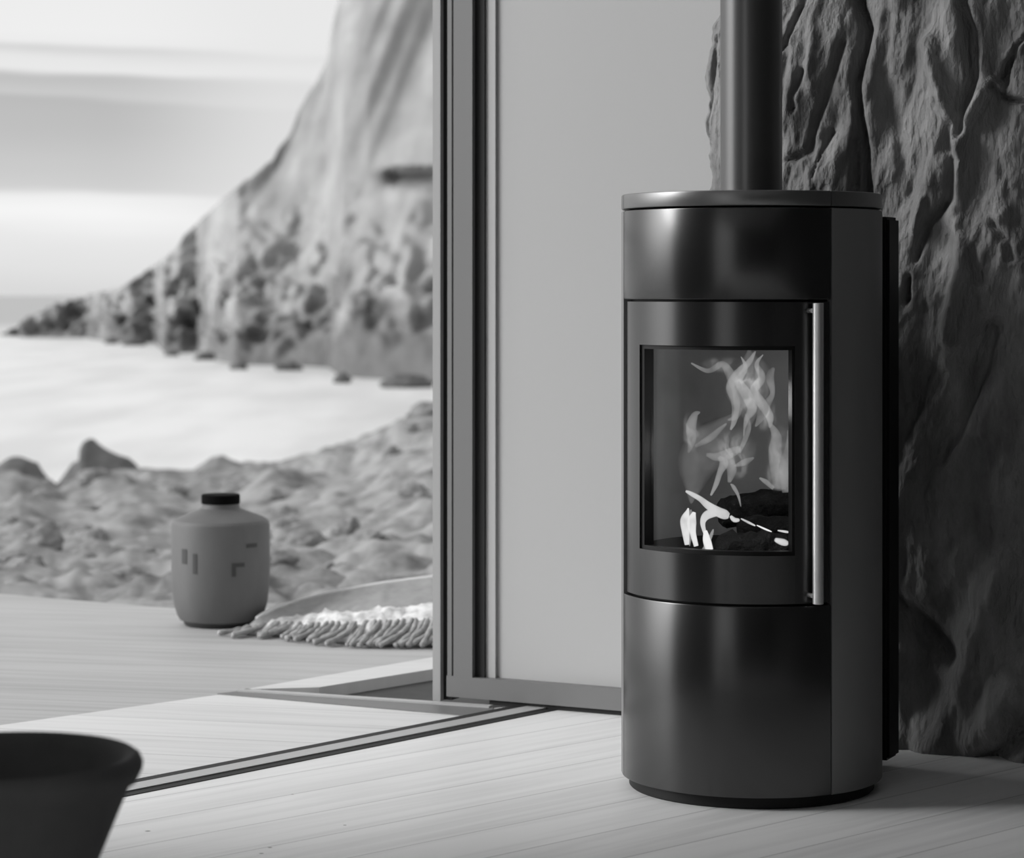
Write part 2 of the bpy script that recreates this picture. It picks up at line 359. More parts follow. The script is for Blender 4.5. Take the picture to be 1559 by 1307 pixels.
# sliding door / fixed leaf with frosted pane
def door():
    root = empty('door_1', DA, math.atan2(dv.y, dv.x), kind='structure')
    px = .00171   # metres per photo pixel along the door at this distance
    def X(p): 
        # photo column at the door's bottom edge -> distance along the door
        # solve (DA + dv*s) projects to p
        t = (p - CX) / F; return (t * DA.y - DA.x) / (dv.x - t * dv.y)
    zb = .012; zt = 2.42; W_ = 1.45
    def b(name, x0, x1, y0, y1, z0, z1, m):
        bm = bmesh.new(); box(bm, x0, x1, y0, y1, z0, z1); return link(name, bm, m, root)
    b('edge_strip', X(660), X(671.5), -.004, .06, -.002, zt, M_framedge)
    b('seal_and_gap_shade', X(671.5), X(684), .012, .05, 0, zt, M_gap)
    b('stile_lip', X(683), X(689.5), -.006, .05, zb, zt, M_frame)
    b('stile', X(693.5), X(722), -.010, .05, zb, zt, M_frame)
    b('stile_groove', X(688), X(694), -.002, .05, zb, zt, M_groove)
    rail_top = .060
    b('bottom_rail', X(683), W_, -.0105, .05, zb, rail_top, M_frame)
    b('seal_and_gap_shade', X(722), X(736.5), .004, .05, rail_top, zt, M_gap)
    b('glazing_bead', X(736.5), X(751), .010, .05, rail_top, zt, M_bead)
    b('pane', X(751), W_, .018, .04, rail_top - .01, zt, M_panel)
    b('seal_and_gap_shade', X(745), W_, .0, .045, -.001, zb, M_gap)  # dark strip stands in for the shadow in the gap under the door
door()
# the rest of the room (outside the frame): ceiling, right wall, back wall, dark left wall shaped for the stove's reflections
bm = bmesh.new(); prism(bm, [Vector((Tl.x, Tl.y, 0)), T1 + dn*.1, DA + dv * 2.9 + dn * .1, Vector((2.9, -2.2, 0)), Vector((Tl.x, -2.2, 0))], 2.75, 2.85)
tag(link('ceiling', bm, M_ceil), kind='structure')
Lx = -1.62; Ly = T0.y + (Lx - T0.x) * tu.y / tu.x - .15
bm = bmesh.new(); box(bm, Lx - .1, Lx, 1.9, 4.2, -.06, 2.8); box(bm, Lx - .1, Lx, -2.2, -1.0, -.06, 2.8); tag(link('wall_left', bm, M_walld), kind='structure')
bm = bmesh.new(); box(bm, 2.0, 2.12, -2.2, 4.6, -.06, 2.8); tag(link('wall_right', bm, M_walld), kind='structure')
bm = bmesh.new(); box(bm, Lx, 2.0, -2.32, -2.2, -.06, 2.8)
tag(link('wall_back', bm, M_walld), kind='structure')

# ================================================================== ROCK WALL
def rock():
    P0 = Vector((.315, 5.385, 0)); d = dv.copy(); n = dn.copy()
    def to_sz(px, py):
        # photo pixel on the mean rock plane -> (s, z)
        t = (px - CX) / F; s = (t * P0.y - P0.x) / (d.x - t * d.y); Y = P0.y + s * d.y
        return s, H - (py - HY) / F * Y
    def line(pts, w, a): return ([to_sz(*p) for p in pts], w * .00137, a)
    feats = [
        line([(1225, -40), (1222, 5), (1205, 50), (1190, 75)], 6, -.030),
        line([(1297, -60), (1300, 5), (1316, 40), (1311, 75), (1299, 120), (1306, 180), (1316, 235), (1320, 300)], 9, -.055),
        line([(1480, -60), (1468, 10), (1478, 55), (1480, 120), (1472, 165), (1463, 205)], 8, -.05),
        line([(1466, 200), (1450, 195), (1446, 222)], 13, -.035),
        line([(1508, 130), (1530, 100), (1545, 65), (1575, 40)], 6, -.030), line([(1533, 90), (1532, 122)], 9, -.03),
        line([(1510, 126), (1530, 147), (1570, 165)], 5, -.030),
        line([(1452, 240), (1447, 305), (1416, 340), (1398, 395)], 9, -.035),
        line([(1277, 70), (1263, 130), (1252, 170), (1238, 225), (1205, 240)], 7, -.025),
        line([(1266, 200), (1246, 265)], 4, -.02), line([(1300, 220), (1305, 280)], 5, -.03),
        line([(1515, 340), (1540, 360), (1546, 390)], 8, -.03), line([(1490, 380), (1500, 430)], 9, -.02),
        line([(1380, 425), (1380, 455)], 9, -.04), line([(1340, 120), (1365, 200), (1385, 290)], 14, -.02),
        line([(1224, 110), (1214, 150), (1216, 165)], 5, -.025), line([(1200, 70), (1190, 200)], 8, -.02),
        line([(1430, 690), (1480, 600), (1520, 500)], 16, -.03),
        line([(1560, 1120), (1500, 1160)], 14, -.05), line([(1350, 900), (1440, 1010)], 18, -.05),
        line([(1412, 75), (1424, 110), (1444, 160), (1462, 205)], 11, .045),
        line([(1512, 124), (1490, 160), (1465, 203), (1462, 270), (1456, 330), (1470, 400), (1455, 520)], 10, .055),
        line([(1560, 50), (1535, 75)], 8, .03), line([(1246, -20), (1238, 60), (1240, 130)], 8, .03),
        line([(1258, 260), (1290, 180), (1285, 110)], 18, .03), line([(1190, 280), (1225, 215)], 22, .03),
        line([(1345, -20), (1330, 60), (1322, 150), (1340, 280)], 12, .02), line([(1405, 300), (1398, 350)], 6, .025),
        line([(1400, 1160), (1460, 1030), (1500, 930), (1540, 860)], 24, .07), line([(1450, 1150), (1520, 1075), (1590, 1060)], 30, .09),
        line([(1530, 330), (1559, 420)], 20, .035), line([(1500, 360), (1490, 420), (1520, 470)], 16, .025),
        line([(1089, -20), (1080, 40), (1070, 110), (1062, 170), (1058, 280)], 7, .02), line([(1095, 60), (1078, 170), (1072, 270)], 5, -.02),
    ]
    def feat(s, z):
        o = 0
        ws = s + .012 * noise.noise((s * 14, z * 7, 3.3)); wz = z + .02 * noise.noise((s * 14, z * 7, 9.1))
        for pts, w, a in feats:
            best = 9
            for (x0, z0), (x1, z1) in zip(pts, pts[1:]):
                dx, dz = x1 - x0, z1 - z0; t = ((ws - x0) * dx + (wz - z0) * dz) / (dx * dx + dz * dz); t = min(1, max(0, t))
                q = math.hypot(ws - x0 - dx * t, wz - z0 - dz * t)
                if q < best: best = q
            if best < w * 3: o += (.75 if a < 0 else .6) * a * math.exp(-(best / (w * (.8 if a < 0 else 1.2))) ** 2)
        return o
    def disp(s, z):
        wx = s + .10 * noise.noise((s * 2, z * 1.1, 1.7)); wz = z + .1 * noise.noise((s * 2, z * 1.2, 5.2))
        lean = wx - .16 * wz
        h = .040 * noise.noise((lean * 4.2, wz * 1.2, .3)) + .018 * noise.noise((lean * 11, wz * 4, 17.7))
        h += .017 * (noise.ridged_multi_fractal((lean * 5.5, wz * 1.7, 6.1), .9, 2.1, 4, 1.0, 2.0) - 1.1)
        v = noise.voronoi((lean * 8, wz * 3.4, 2.0))[0]; h += .030 * min(.5, v[1] - v[0]) - .012 * v[0]
        v2 = noise.voronoi((lean * 22, wz * 10, 5.0))[0]; h += .007 * min(.4, v2[1] - v2[0])
        h += .010 * noise.fractal((lean * 26, wz * 9, 2.2), .8, 2.2, 4)
        lo = sstep(1.0, .5, z)
        h += .03 * noise.noise((wx * 7, wz * 7, 11.0)) * (.5 + lo)
        return h + feat(s, z)
    # left outline (distance along the wall) by height
    out_px = [(-120, 1100), (5, 1090), (25, 1068), (60, 1057), (110, 1046), (150, 1052), (175, 1050), (230, 1056), (280, 1056), (420, 1035), (700, 1010), (1180, 1000)]
    tab = sorted([(to_sz(p, y)[1], to_sz(p, y)[0]) for y, p in out_px])
    bm = bmesh.new(); NS, NZ = 400, 400; smax = 1.9; z0, z1 = -.05, 2.44
    rows = []
    for j in range(NZ + 1):
        z = z0 + (z1 - z0) * j / NZ; sl = interp(tab, z) + .012 * noise.noise((z * 18, 0, 0)) + .006 * noise.noise((z * 55, 0, 0))
        row = []
        back = P0 + d * (sl + .06) + n * .13; row.append(bm.verts.new((back.x, back.y, z)))
        for i in range(NS + 1):
            f = i / NS; s = sl + (smax - sl) * (f ** 1.15)
            e = math.exp(-((s - sl) / .03) ** 1.3)
            h = disp(s, z) * (1 - .6 * e) - .10 * e
            h -= .05 * sstep(.5, 0, z) * sstep(.25, .5, s)           # foot kicks out towards the room? (kept gentle)
            p = P0 + d * s - n * (h if s < .62 else h)
            row.append(bm.verts.new((p.x, p.y, z)))
        back = P0 + d * smax + n * .13; row.append(bm.verts.new((back.x, back.y, z)))
        rows.append(row)
    for a, b in zip(rows, rows[1:]):
        m = len(a)
        for k in range(m): bm.faces.new((a[k], a[(k + 1) % m], b[(k + 1) % m], b[k]))
    bm.faces.new(rows[0]); bm.faces.new(rows[-1])
    o = link('rock_wall', bm, M_rock, None, True)
    tag(o, 'tall rough dark grey natural rock face rising behind the black stove', 'rock')
rock()

# ================================================================== STOVE
def stove():
    root = empty('wood_stove', (.461, 4.81, 0), R(-25.5), label='tall round black steel wood stove with curved glass door, burning fire inside', cat='stove')
    def sec(name, parts, m, parent=root, **k):
        bm = bmesh.new()
        for p in parts: sector(bm, *p)
        return link(name, bm, m, parent, True, 25)
    ZT = 1.136; A = 56.0; g = .35
    zd0, zd1 = .3775, .931
    # plinth
    bm = bmesh.new(); lathe(bm, [(0, 0), (.232, 0), (.235, .003), (.235, .0225), (0, .0225)]); link('plinth', bm, M_black, root, True, 30)
    # inner body: solid below and above the firebox
    bm = bmesh.new(); lathe(bm, [(0, .0226), (.236, .0226), (.236, .455), (0, .455)]); link('firebox_base', bm, M_black, root, True, 30)
    bm = bmesh.new(); lathe(bm, [(0, .875), (.236, .875), (.236, 1.1045), (0, 1.1045)]); link('firebox_hood', bm, M_black, root, True, 30)
    sec('lower_panel', [(.236, .25, -A + g, A - g, .0226, zd0 - .004, .0025)], M_stove)
    sec('upper_panel', [(.236, .25, -A + g, A - g, zd1 + .004, 1.1045, .0025)], M_stove)
    sec('side_panel', [(.236, .25, A + g, 360 - A - g, .0226, 1.1045, .0025)], M_side)
    lid = sec('top_plate', [(.0005, .25, -A + g * .6, A - g * .6, 1.1075, ZT, .003)], M_lid)
    sec('top_plate', [(.0005, .25, A + g * .6, 360 - A - g * .6, 1.1075, ZT, .003)], M_lid)
    # door with window opening
    wa0, wa1, wz0, wz1 = -38.5, 39.0, .466, .850
    dr = sec('door', [(.222, .2455, -A + g, wa0, zd0, zd1), (.222, .2455, wa1, A - g, zd0, zd1), (.222, .2455, wa0, wa1, zd0, wz0), (.222, .2455, wa0, wa1, wz1, zd1)], M_stove)
    b_ = 2.6; bz = .0075
    sec('window_gasket', [(.221, .2415, wa0, wa0 + b_, wz0, wz1), (.221, .2415, wa1 - b_ * .4, wa1, wz0, wz1), (.221, .2415, wa0 + b_, wa1 - b_ * .4, wz0, wz0 + bz), (.221, .2415, wa0 + b_, wa1 - b_ * .4, wz1 - bz, wz1)], M_black, dr)
    sec('glass_pane', [(.2255, .2285, wa0 + .2, wa1 - .2, wz0 + .001, wz1 - .001)], M_glass, dr)
    ha = R(47.2); hx, hy = .2665 * math.sin(ha), -.2665 * math.cos(ha)
    bm = bmesh.new(); lathe(bm, [(0, zd0 + .001), (.0095, zd0 + .001), (.0102, zd0 + .002), (.0102, zd1 - .003), (.0095, zd1 - .002), (0, zd1 - .002)], 32, (hx, hy, 0))
    hd = link('handle', bm, M_steel, dr, True, 30); hd['label'] = 'vertical satin steel bar handle'
    for z in (zd0 + .016, zd1 - .016):
        bm = bmesh.new(); a2 = ha - R(2.0)
        tube(bm, [(.243 * math.sin(a2), -.243 * math.cos(a2), z), (.262 * math.sin(a2), -.262 * math.cos(a2), z)], .0042, 12); link('handle_stud', bm, M_steel, hd, True, 30)
    # firebox
    fb = sec('firebox_liner', [(.205, .222, 50, 310, .455, .875)], M_liner)
    bm = bmesh.new(); lathe(bm, [(0, .4555), (.2, .4555), (.2, .462), (0, .462)]); link('grate', bm, M_black, root, True, 30)
    bm = bmesh.new()
    for z in (.672,): box(bm, .06, .17, .105, .118, z, z + .006)
    link('air_bar', bm, M_black, root)
    # flue and rear duct box
    bm = bmesh.new(); lathe(bm, [(0, ZT - .002), (.0595, ZT - .002), (.0595, 2.45), (0, 2.45)], 96, (0, 0, 0)); link('flue_pipe', bm, M_pipe, root, True, 30)
    bm = bmesh.new(); box(bm, -.205, .205, .226, .300, .0226, 1.098); bmesh.ops.bevel(bm, geom=bm.edges[:], offset=.006, segments=2, affect='EDGES'); link('rear_duct', bm, M_black, root)
    return root
st = stove()

# ---- firewood and fire (inside the stove)
def fire():
    YC = 4.74
    def log(name, path, rad, label):
        pts = smooth_path(path, 8); bm = bmesh.new(); n = 22; rings = []
        for i, p in enumerate(pts):
            c = Vector(p); t = (Vector(pts[min(i + 1, len(pts) - 1)]) - Vector(pts[max(i - 1, 0)])).normalized()
            a = t.cross(Vector((0, 0, 1))).normalized(); b = t.cross(a).normalized(); ring = []
            for k in range(n):
                an = 2 * math.pi * k / n; dirv = a * math.cos(an) + b * math.sin(an)
                q = c + dirv * rad; h = (1 + .32 * noise.noise(q * 38) + .20 * noise.noise(q * 95)) * (1 - .55 * max(0, 1 - min(i, len(pts) - 1 - i) / 3) ** 2)
                ring.append(bm.verts.new(c + dirv * rad * h))
            rings.append(ring)
        for A_, B_ in zip(rings, rings[1:]):
            for k in range(n): bm.faces.new((A_[k], A_[(k + 1) % n], B_[(k + 1) % n], B_[k]))
        bm.faces.new(rings[0]); bm.faces.new(rings[-1])
        o = link(name, bm, M_char, None, True); tag(o, label, 'firewood'); return o
    l1 = log('firewood_log', [P(1090, 836, 4.72), P(1150, 838, 4.70), P(1212, 846, 4.69)], .034, 'black charred log lying lowest and frontmost in the stove fire')
    l2 = log('firewood_log', [P(1092, 784, 4.84), P(1150, 774, 4.83), P(1222, 770, 4.80)], .032, 'crumbling charred log resting behind and above the front log in the stove')
    l3 = log('firewood_log', [P(1122, 806, 4.775), P(1170, 802, 4.765), P(1216, 808, 4.75)], .020, 'thin charred log wedged between the other two logs in the stove')
    e1 = flame_mat('ember_glow', 1.0, 1.0)
    hot = flame_mat('hot_flame', .75, 1.0); mid = flame_mat('flame', .42, 2.2, .55); wisp = flame_mat('thin_flame', .36, 2.2, .42); smoke = flame_mat('fire_haze', .19, 4.5, .5)
    def ember(parent, pts, r):
        bm = bmesh.new(); pp = smooth_path([tuple(P(*p)) for p in pts], 3); m = len(pp)
        tube(bm, pp, [r * .001 * (.5 + .5 * math.sin(math.pi * i / max(1, m - 1))) for i in range(m)], 7); link('ember', bm, e1, parent, True)
    ember(l3, [(1112, 786, 4.68), (1118, 792, 4.68), (1126, 792, 4.68)], 5); ember(l3, [(1128, 790, 4.68), (1140, 796, 4.68), (1150, 801, 4.68)], 2.6)
    ember(l3, [(1152, 800, 4.67), (1165, 806, 4.67), (1175, 810, 4.67)], 2); ember(l1, [(1180, 822, 4.63), (1192, 826, 4.62), (1200, 828, 4.62)], 7)
    ember(l1, [(1184, 808, 4.63), (1196, 810, 4.63), (1203, 811, 4.63)], 2.6)
    root = empty('fire', P(1120, 850, YC), label='pale flames licking up from the logs behind the stove glass', cat='fire')
    inv = Matrix.Translation(-root.location)
    def flame(pts, m, name='flame', flat=.45, n=10):
        """pts: (photo column, photo row, half-width in photo pixels, depth)"""
        pp = smooth_path([tuple(P(x, y, YC + dz)) + (w * (1.45 if m in (wisp, smoke) else 1.25 if m is e1 else .85) * YC / F,) for x, y, w, dz in pts], 6)
        bm = bmesh.new(); tube(bm, [inv @ Vector(p[:3]) for p in pp], [max(.0004, p[3]) for p in pp], n, flat); return link(name, bm, m, root, True)
    # tall upper flame, split and frayed
    flame([(1108, 640, 1, 0), (1122, 632, 4, 0), (1123, 600, 6, 0), (1114, 575, 6, .01), (1100, 555, 4, .02), (1078, 565, 3, .02), (1052, 553, 1, .02)], wisp)
    flame([(1112, 655, 2, -.02), (1118, 640, 6, -.02), (1120, 612, 9, -.02), (1112, 590, 9, 0), (1122, 570, 8, 0), (1140, 552, 6, 0), (1150, 535, 2, 0)], mid)
    flame([(1132, 665, 1, .01), (1136, 640, 5, .01), (1145, 622, 10, .01), (1136, 600, 11, .01), (1125, 580, 8, .01), (1135, 560, 5, .01), (1128, 543, 1, .02)], mid)
    flame([(1172, 652, 2, .02), (1172, 635, 8, .02), (1160, 615, 10, .02), (1148, 595, 9, .02), (1160, 575, 8, .02), (1152, 555, 5, .02), (1162, 540, 1, .02)], mid)
    flame([(1150, 650, 1, -.01), (1158, 636, 5, -.01), (1164, 620, 6, -.01), (1176, 600, 3, 0), (1172, 575, 5, 0), (1178, 560, 2, 0)], wisp)
    flame([(1142, 650, 1, .05), (1140, 622, 16, .05), (1138, 592, 27, .05), (1145, 565, 22, .05), (1142, 545, 10, .05), (1140, 532, 1, .05)], smoke, n=14)
    flame([(1125, 690, 2, 0), (1134, 670, 3, 0), (1140, 650, 3, 0), (1136, 630, 2, 0)], wisp)
    # middle wisps
    flame([(1048, 690, 1, .02), (1053, 672, 5, .02), (1052, 650, 6, .02), (1058, 632, 4, .02), (1066, 628, 1, .02)], wisp)
    flame([(1058, 680, 2, .03), (1080, 668, 4, .02), (1095, 655, 3, .02), (1106, 645, 1, .02)], wisp)
    flame([(1075, 692, 2, 0), (1092, 696, 5, 0), (1112, 690, 6, 0), (1128, 682, 3, 0)], wisp)
    flame([(1118, 710, 1, 0), (1134, 704, 4, 0), (1148, 697, 1, 0)], wisp)
    flame([(1082, 755, 2, -.02), (1090, 738, 5, -.02), (1096, 720, 6, -.02), (1102, 705, 9, -.02), (1094, 696, 4, -.02)], mid)
    flame([(1110, 735, 2, -.02), (1114, 715, 6, -.02), (1108, 700, 6, -.02), (1116, 690, 2, -.02)], wisp)
    flame([(1128, 772, 1, -.06), (1124, 755, 3, -.06), (1117, 742, 4, -.06), (1112, 737, 1, -.06)], mid)
    # right-hand flame along the edge of the window
    flame([(1186, 745, 8, -.03), (1188, 720, 11, -.03), (1180, 690, 8, -.02), (1182, 665, 6, -.02), (1172, 645, 2, -.02)], wisp)
    flame([(1200, 750, 7, -.04), (1198, 715, 9, -.04), (1202, 680, 5, -.04), (1200, 655, 1, -.04)], wisp)
    flame([(1156, 728, 2, -.03), (1166, 734, 5, -.03), (1178, 744, 4, -.03)], mid)
    flame([(1052, 768, 1, .06), (1056, 740, 12, .06), (1062, 705, 24, .06), (1082, 672, 22, .06), (1105, 645, 10, .06), (1118, 630, 1, .06)], smoke, n=14)
    # bright forked flame and the two white tongues at the lower left
    flame([(1044, 748, 2, -.06), (1052, 752, 4, -.06), (1066, 760, 5, -.06), (1078, 770, 7, -.06), (1092, 779, 9, -.06), (1104, 784, 9, -.06), (1110, 786, 5, -.06)], hot)
    flame([(1090, 780, 8, -.06), (1076, 785, 8, -.06), (1070, 796, 5, -.06), (1073, 812, 3, -.06), (1074, 818, 1, -.06)], hot)
    flame([(1050, 832, 1, -.04), (1050, 815, 5, -.04), (1049, 796, 8, -.04), (1051, 782, 5, -.04), (1052, 776, 1, -.04)], mid)
    flame([(1046, 830, 3, -.05), (1044, 810, 5, -.05), (1043, 792, 6, -.05), (1047, 778, 2, -.05), (1048, 774, 1, -.05)], e1)
    flame([(1060, 832, 3, -.05), (1055, 812, 4, -.05), (1053, 795, 6, -.05), (1057, 780, 2, -.05)], e1)
    flame([(1080, 838, 5, -.07), (1076, 822, 5, -.07), (1074, 808, 2, -.07)], e1)
    flame([(1070, 840, 4, -.07), (1078, 826, 4, -.07), (1084, 812, 3, -.07), (1086, 806, 1, -.07)], mid)
    # the gauzy body of the flames: a glowing gas volume with drawn-out filaments
    m = bpy.data.materials.new('glowing_gas'); m.use_nodes = True; nt = m.node_tree; nt.nodes.clear(); N = nt.nodes.new; L = nt.links.new
    out = N('ShaderNodeOutputMaterial'); em = N('ShaderNodeEmission'); L(em.outputs[0], out.inputs['Volume'])
    tc = N('ShaderNodeTexCoord')
    def M(op, a, b=None, c=None):
        n = N('ShaderNodeMath'); n.operation = op
        for i, v in enumerate((a, b, c)):
            if v is None: continue
            if isinstance(v, (int, float)): n.inputs[i].default_value = v
            else: L(v, n.inputs[i])
        return n.outputs[0]
    wn = N('ShaderNodeTexNoise'); wn.inputs['Scale'].default_value = 16; wn.inputs['Detail'].default_value = 2; L(tc.outputs['Object'], wn.inputs[0])
    wv = N('ShaderNodeVectorMath'); wv.operation = 'MULTIPLY_ADD'; L(wn.outputs['Color'], wv.inputs[0]); wv.inputs[1].default_value = (.075, .05, .075); L(tc.outputs['Object'], wv.inputs[2])
    mp = N('ShaderNodeMapping'); mp.inputs['Scale'].default_value = (48, 16, 15); L(wv.outputs[0], mp.inputs[0])
    fn = N('ShaderNodeTexNoise'); fn.inputs['Scale'].default_value = 1; fn.inputs['Detail'].default_value = 2; L(mp.outputs[0], fn.inputs[0])
    rd = M('SUBTRACT', 1.0, M('MULTIPLY', M('ABSOLUTE', M('SUBTRACT', fn.outputs[0], .5)), 9.0)); rd = M('POWER', M('MAXIMUM', rd, 0.0), 1.6)
    tot = None
    for (x, y, dz, wx, wz, g) in ((1140, 590, .0, 36, 52, 1.0), (1118, 690, -.01, 34, 40, .7), (1185, 700, -.02, 20, 52, .9), (1056, 665, .02, 13, 40, .7), (1100, 560, .01, 44, 20, .5), (1165, 632, .0, 22, 22, .8)):
        c = inv @ P(x, y, YC + dz); k = YC / F
        d = N('ShaderNodeVectorMath'); d.operation = 'SUBTRACT'; L(wv.outputs[0], d.inputs[0]); d.inputs[1].default_value = c + Vector((.0375, .025, .0375))
        q = N('ShaderNodeVectorMath'); q.operation = 'MULTIPLY'; L(d.outputs[0], q.inputs[0]); q.inputs[1].default_value = (1 / (wx * k), 1 / .035, 1 / (wz * k))
        l = N('ShaderNodeVectorMath'); l.operation = 'LENGTH'; L(q.outputs[0], l.inputs[0])
        v = M('MULTIPLY', M('MAXIMUM', M('SUBTRACT', 1.0, l.outputs['Value']), 0.0), g)
        tot = v if tot is None else M('MAXIMUM', tot, v)
    L(M('MULTIPLY', M('MULTIPLY', M('ADD', M('MULTIPLY', rd, .9), .10), tot), 15.0), em.inputs[1])
    bm = bmesh.new(); c0 = inv @ P(1018, 752, YC - .07); c1 = inv @ P(1206, 526, YC + .07)
    box(bm, c0.x, c1.x, c0.y, c1.y, c0.z, c1.z); link('glowing_gas', bm, m, root)
    # the fire's own light on the firebrick
    for (x, y, dz, en) in ((1030, 690, -.085, .38), (1185, 610, -.095, .40)):
        ld = bpy.data.lights.new('fire_light', 'POINT'); ld.energy = en; ld.shadow_soft_size = .04
        lo = bpy.data.objects.new('fire_light', ld); COL.objects.link(lo); lo.parent = root; lo.location = inv @ P(x, y, YC + dz)
fire()

# ================================================================== JAR
def jar():
    c = G(338, 958); c.y += .104; c.x = (336 - CX) / F * c.y; c.z = 0
    k = c.y / F
    root = empty('storage_jar', c, 0, label='grey stoneware jar with short neck and black lid standing on the deck', cat='jar')
    bm = bmesh.new(); rb = 74.5 * k
    prof = [(0, .012), (.106, .012), (.116, .016), (.124, .030), (rb * .95, .060), (rb * .985, .10), (rb, .15), (rb, .282), (rb * .985, .292), (rb * .95, .299), (rb * .88, .305), (.063, .328), (.055, .332), (.0535, .338), (.053, .347), (0, .347)]
    lathe(bm, prof, 64); link('body', bm, M_jar, root, True, 18)
    bm = bmesh.new(); lathe(bm, [(0, 0), (.100, 0), (.104, .004), (.106, .0125), (0, .0125)], 48); link('foot', bm, M_jardark, root, True, 30)
    bm = bmesh.new(); lathe(bm, [(0, .3445), (.0535, .3445), (.055, .347), (.055, .368), (.053, .371), (0, .371)], 48); link('lid', bm, M_lidb, root, True, 30)
    # worn painted marks on the front
    def mark(x, y, w, h):
        bm = bmesh.new(); cols = []
        for i in range(5):
            xx = (x + w * i / 4 - 336) * k; yy = -math.sqrt(max(1e-4, (rb * 1.0) ** 2 - xx * xx)) - .0015
            cols.append([bm.verts.new((xx, yy + dy, (952 - yp) * k)) for dy in (0, .004) for yp in (y, y + h)])
        for a, b in zip(cols, cols[1:]):
            bm.faces.new((a[0], b[0], b[1], a[1])); bm.faces.new((a[2], a[3], b[3], b[2])); bm.faces.new((a[0], a[2], b[2], b[0])); bm.faces.new((a[1], b[1], b[3], a[3]))
        bm.faces.new((cols[0][0], cols[0][1], cols[0][3], cols[0][2])); bm.faces.new((cols[-1][0], cols[-1][1], cols[-1][3], cols[-1][2]))
        link('painted_mark', bm, M_mark, root)
    mark(302, 838, 6, 30); mark(361, 852, 6, 20); mark(367, 852, 12, 6); mark(382, 824, 14, 6); mark(284, 832, 8, 22)
jar()

# ================================================================== FOREGROUND POT
def pot():
    Y = 2.75; c = P(0, 1150, Y); r = 216 / F * Y; z = c.z; s = .385
    bm = bmesh.new(); prof = [(0, 0), (.062, 0), (.066, .006)]
    zz = .1
    rb = r - (z - .02) * s
    prof += [(max(.068, r - (z - q) * s - .012 * (1 - q / z)), q) for q in (.06, .12, .2, .28, z * .85, z * .93)]
    prof += [(r - .007, z - .03), (r - .001, z - .018), (r, z - .011), (r - .003, z - .004), (r - .009, z), (r - .018, z - .003), (r - .026, z - .015), (r - .05, z - .10), (r - .075, z - .17), (0, z - .175)]
    lathe(bm, prof, 96); o = link('pot', bm, M_pot, None, True, 40); o.location = (c.x, c.y, 0)
    tag(o, 'dark round tapered pot in the near left corner, out of focus on the floor', 'pot')
pot()

# ================================================================== THROW BLANKET
def throw():
    org = G(500, 975); root = empty('throw_blanket', org, 0, label='pale fringed wool throw heaped on the deck between jar and door', cat='blanket')
    inv = Matrix.Translation(-org)
    fr = [(370, 967), (400, 969), (440, 971), (480, 976), (520, 981), (580, 985), (660, 986), (800, 984), (860, 975)]
    rim = [(370, 960), (395, 938), (420, 924), (500, 903), (580, 888), (660, 878), (760, 868), (830, 878), (860, 950)]
    n = 90
    dp = lambda px: .16 + .84 * sstep(371, 470, px)
    def cols(px):
        f = G(px, interp(fr, px)); w = dp(px); R_ = P(px, interp(rim, px), f.y + .42 * w); return f, R_
    def sect(ws, jit, seed):
        bm = bmesh.new(); rows = []
        for i in range(n + 1):
            px = 371 + (858 - 371) * i / n; f, r = cols(px); f2 = f + Vector((0, .45, 0)); row = []
            base = Vector((r.x - f.x, 0, 0))
            for (a, h) in ws:
                p = f + Vector((base.x * min(1, a), (r.y - f.y) * a, max(0, r.z) * h))
                j = jit * noise.noise((p.x * 22, p.y * 22, h * 3 + seed)) + jit * .7 * noise.noise((p.x * 60, p.y * 60, h * 5 + seed))
                row.append(bm.verts.new(inv @ (p + Vector((0, -j * .6, max(-p.z + .002, j if h > 0 else abs(j) * .2))))))
            rows.append(row)
        for A, B in zip(rows, rows[1:]):
            m = len(A)
            for q in range(m): bm.faces.new((A[q], A[(q + 1) % m], B[(q + 1) % m], B[q]))
        bm.faces.new(rows[0]); bm.faces.new(rows[-1]); return bm
    # folded upper band, with a pale hem along its crest
    link('folded_band', sect([(.55, .52), (.66, .64), (.78, .77), (.90, .89), (.98, .98), (1.02, .98), (1.1, .8), (1.22, .3), (1.26, 0.0), (.5, .0)], .003, 3), M_throw, root, True)
    bm = bmesh.new(); pts = []
    for i in range(40):
        px = 392 + (830 - 392) * i / 39; f, r = cols(px); pts.append(inv @ (r + Vector((0, 0, -.003))))
    tube(bm, pts, .0075, 8); link('hem', bm, M_hem, root, True)
    # fleece lying lower in front
    link('fleece', sect([(.02, 0), (.0, .07), (.06, .22), (.18, .36), (.32, .48), (.46, .58), (.56, .62), (.62, .5), (.5, 0)], .016, 8), M_fleece, root, True)
    random.seed(4)
    for i in range(52):
        px = 376 + 470 * i / 51 + random.uniform(-4, 4); f, r = cols(px)
        a = f + Vector(((r.x - f.x) * .1, .10, max(0, r.z) * .40 + .006)); lean = random.uniform(-.055, -.02)
        b = f + Vector((lean * .5, .01, max(0, r.z) * .20 + .010)); c = f + Vector((lean - .015 + random.uniform(-.02, .015), -.02 - random.random() * .035, .009))
        pp = smooth_path([tuple(a), tuple(b), tuple(c)], 5); m = len(pp)
        bm = bmesh.new(); tube(bm, [inv @ Vector(p) for p in pp], [.006 + .003 * math.sin(k * 1.7 + i) * .5 + .002 * k / m for k in range(m)], 7); link('tassel', bm, M_tass, root, True)
throw()

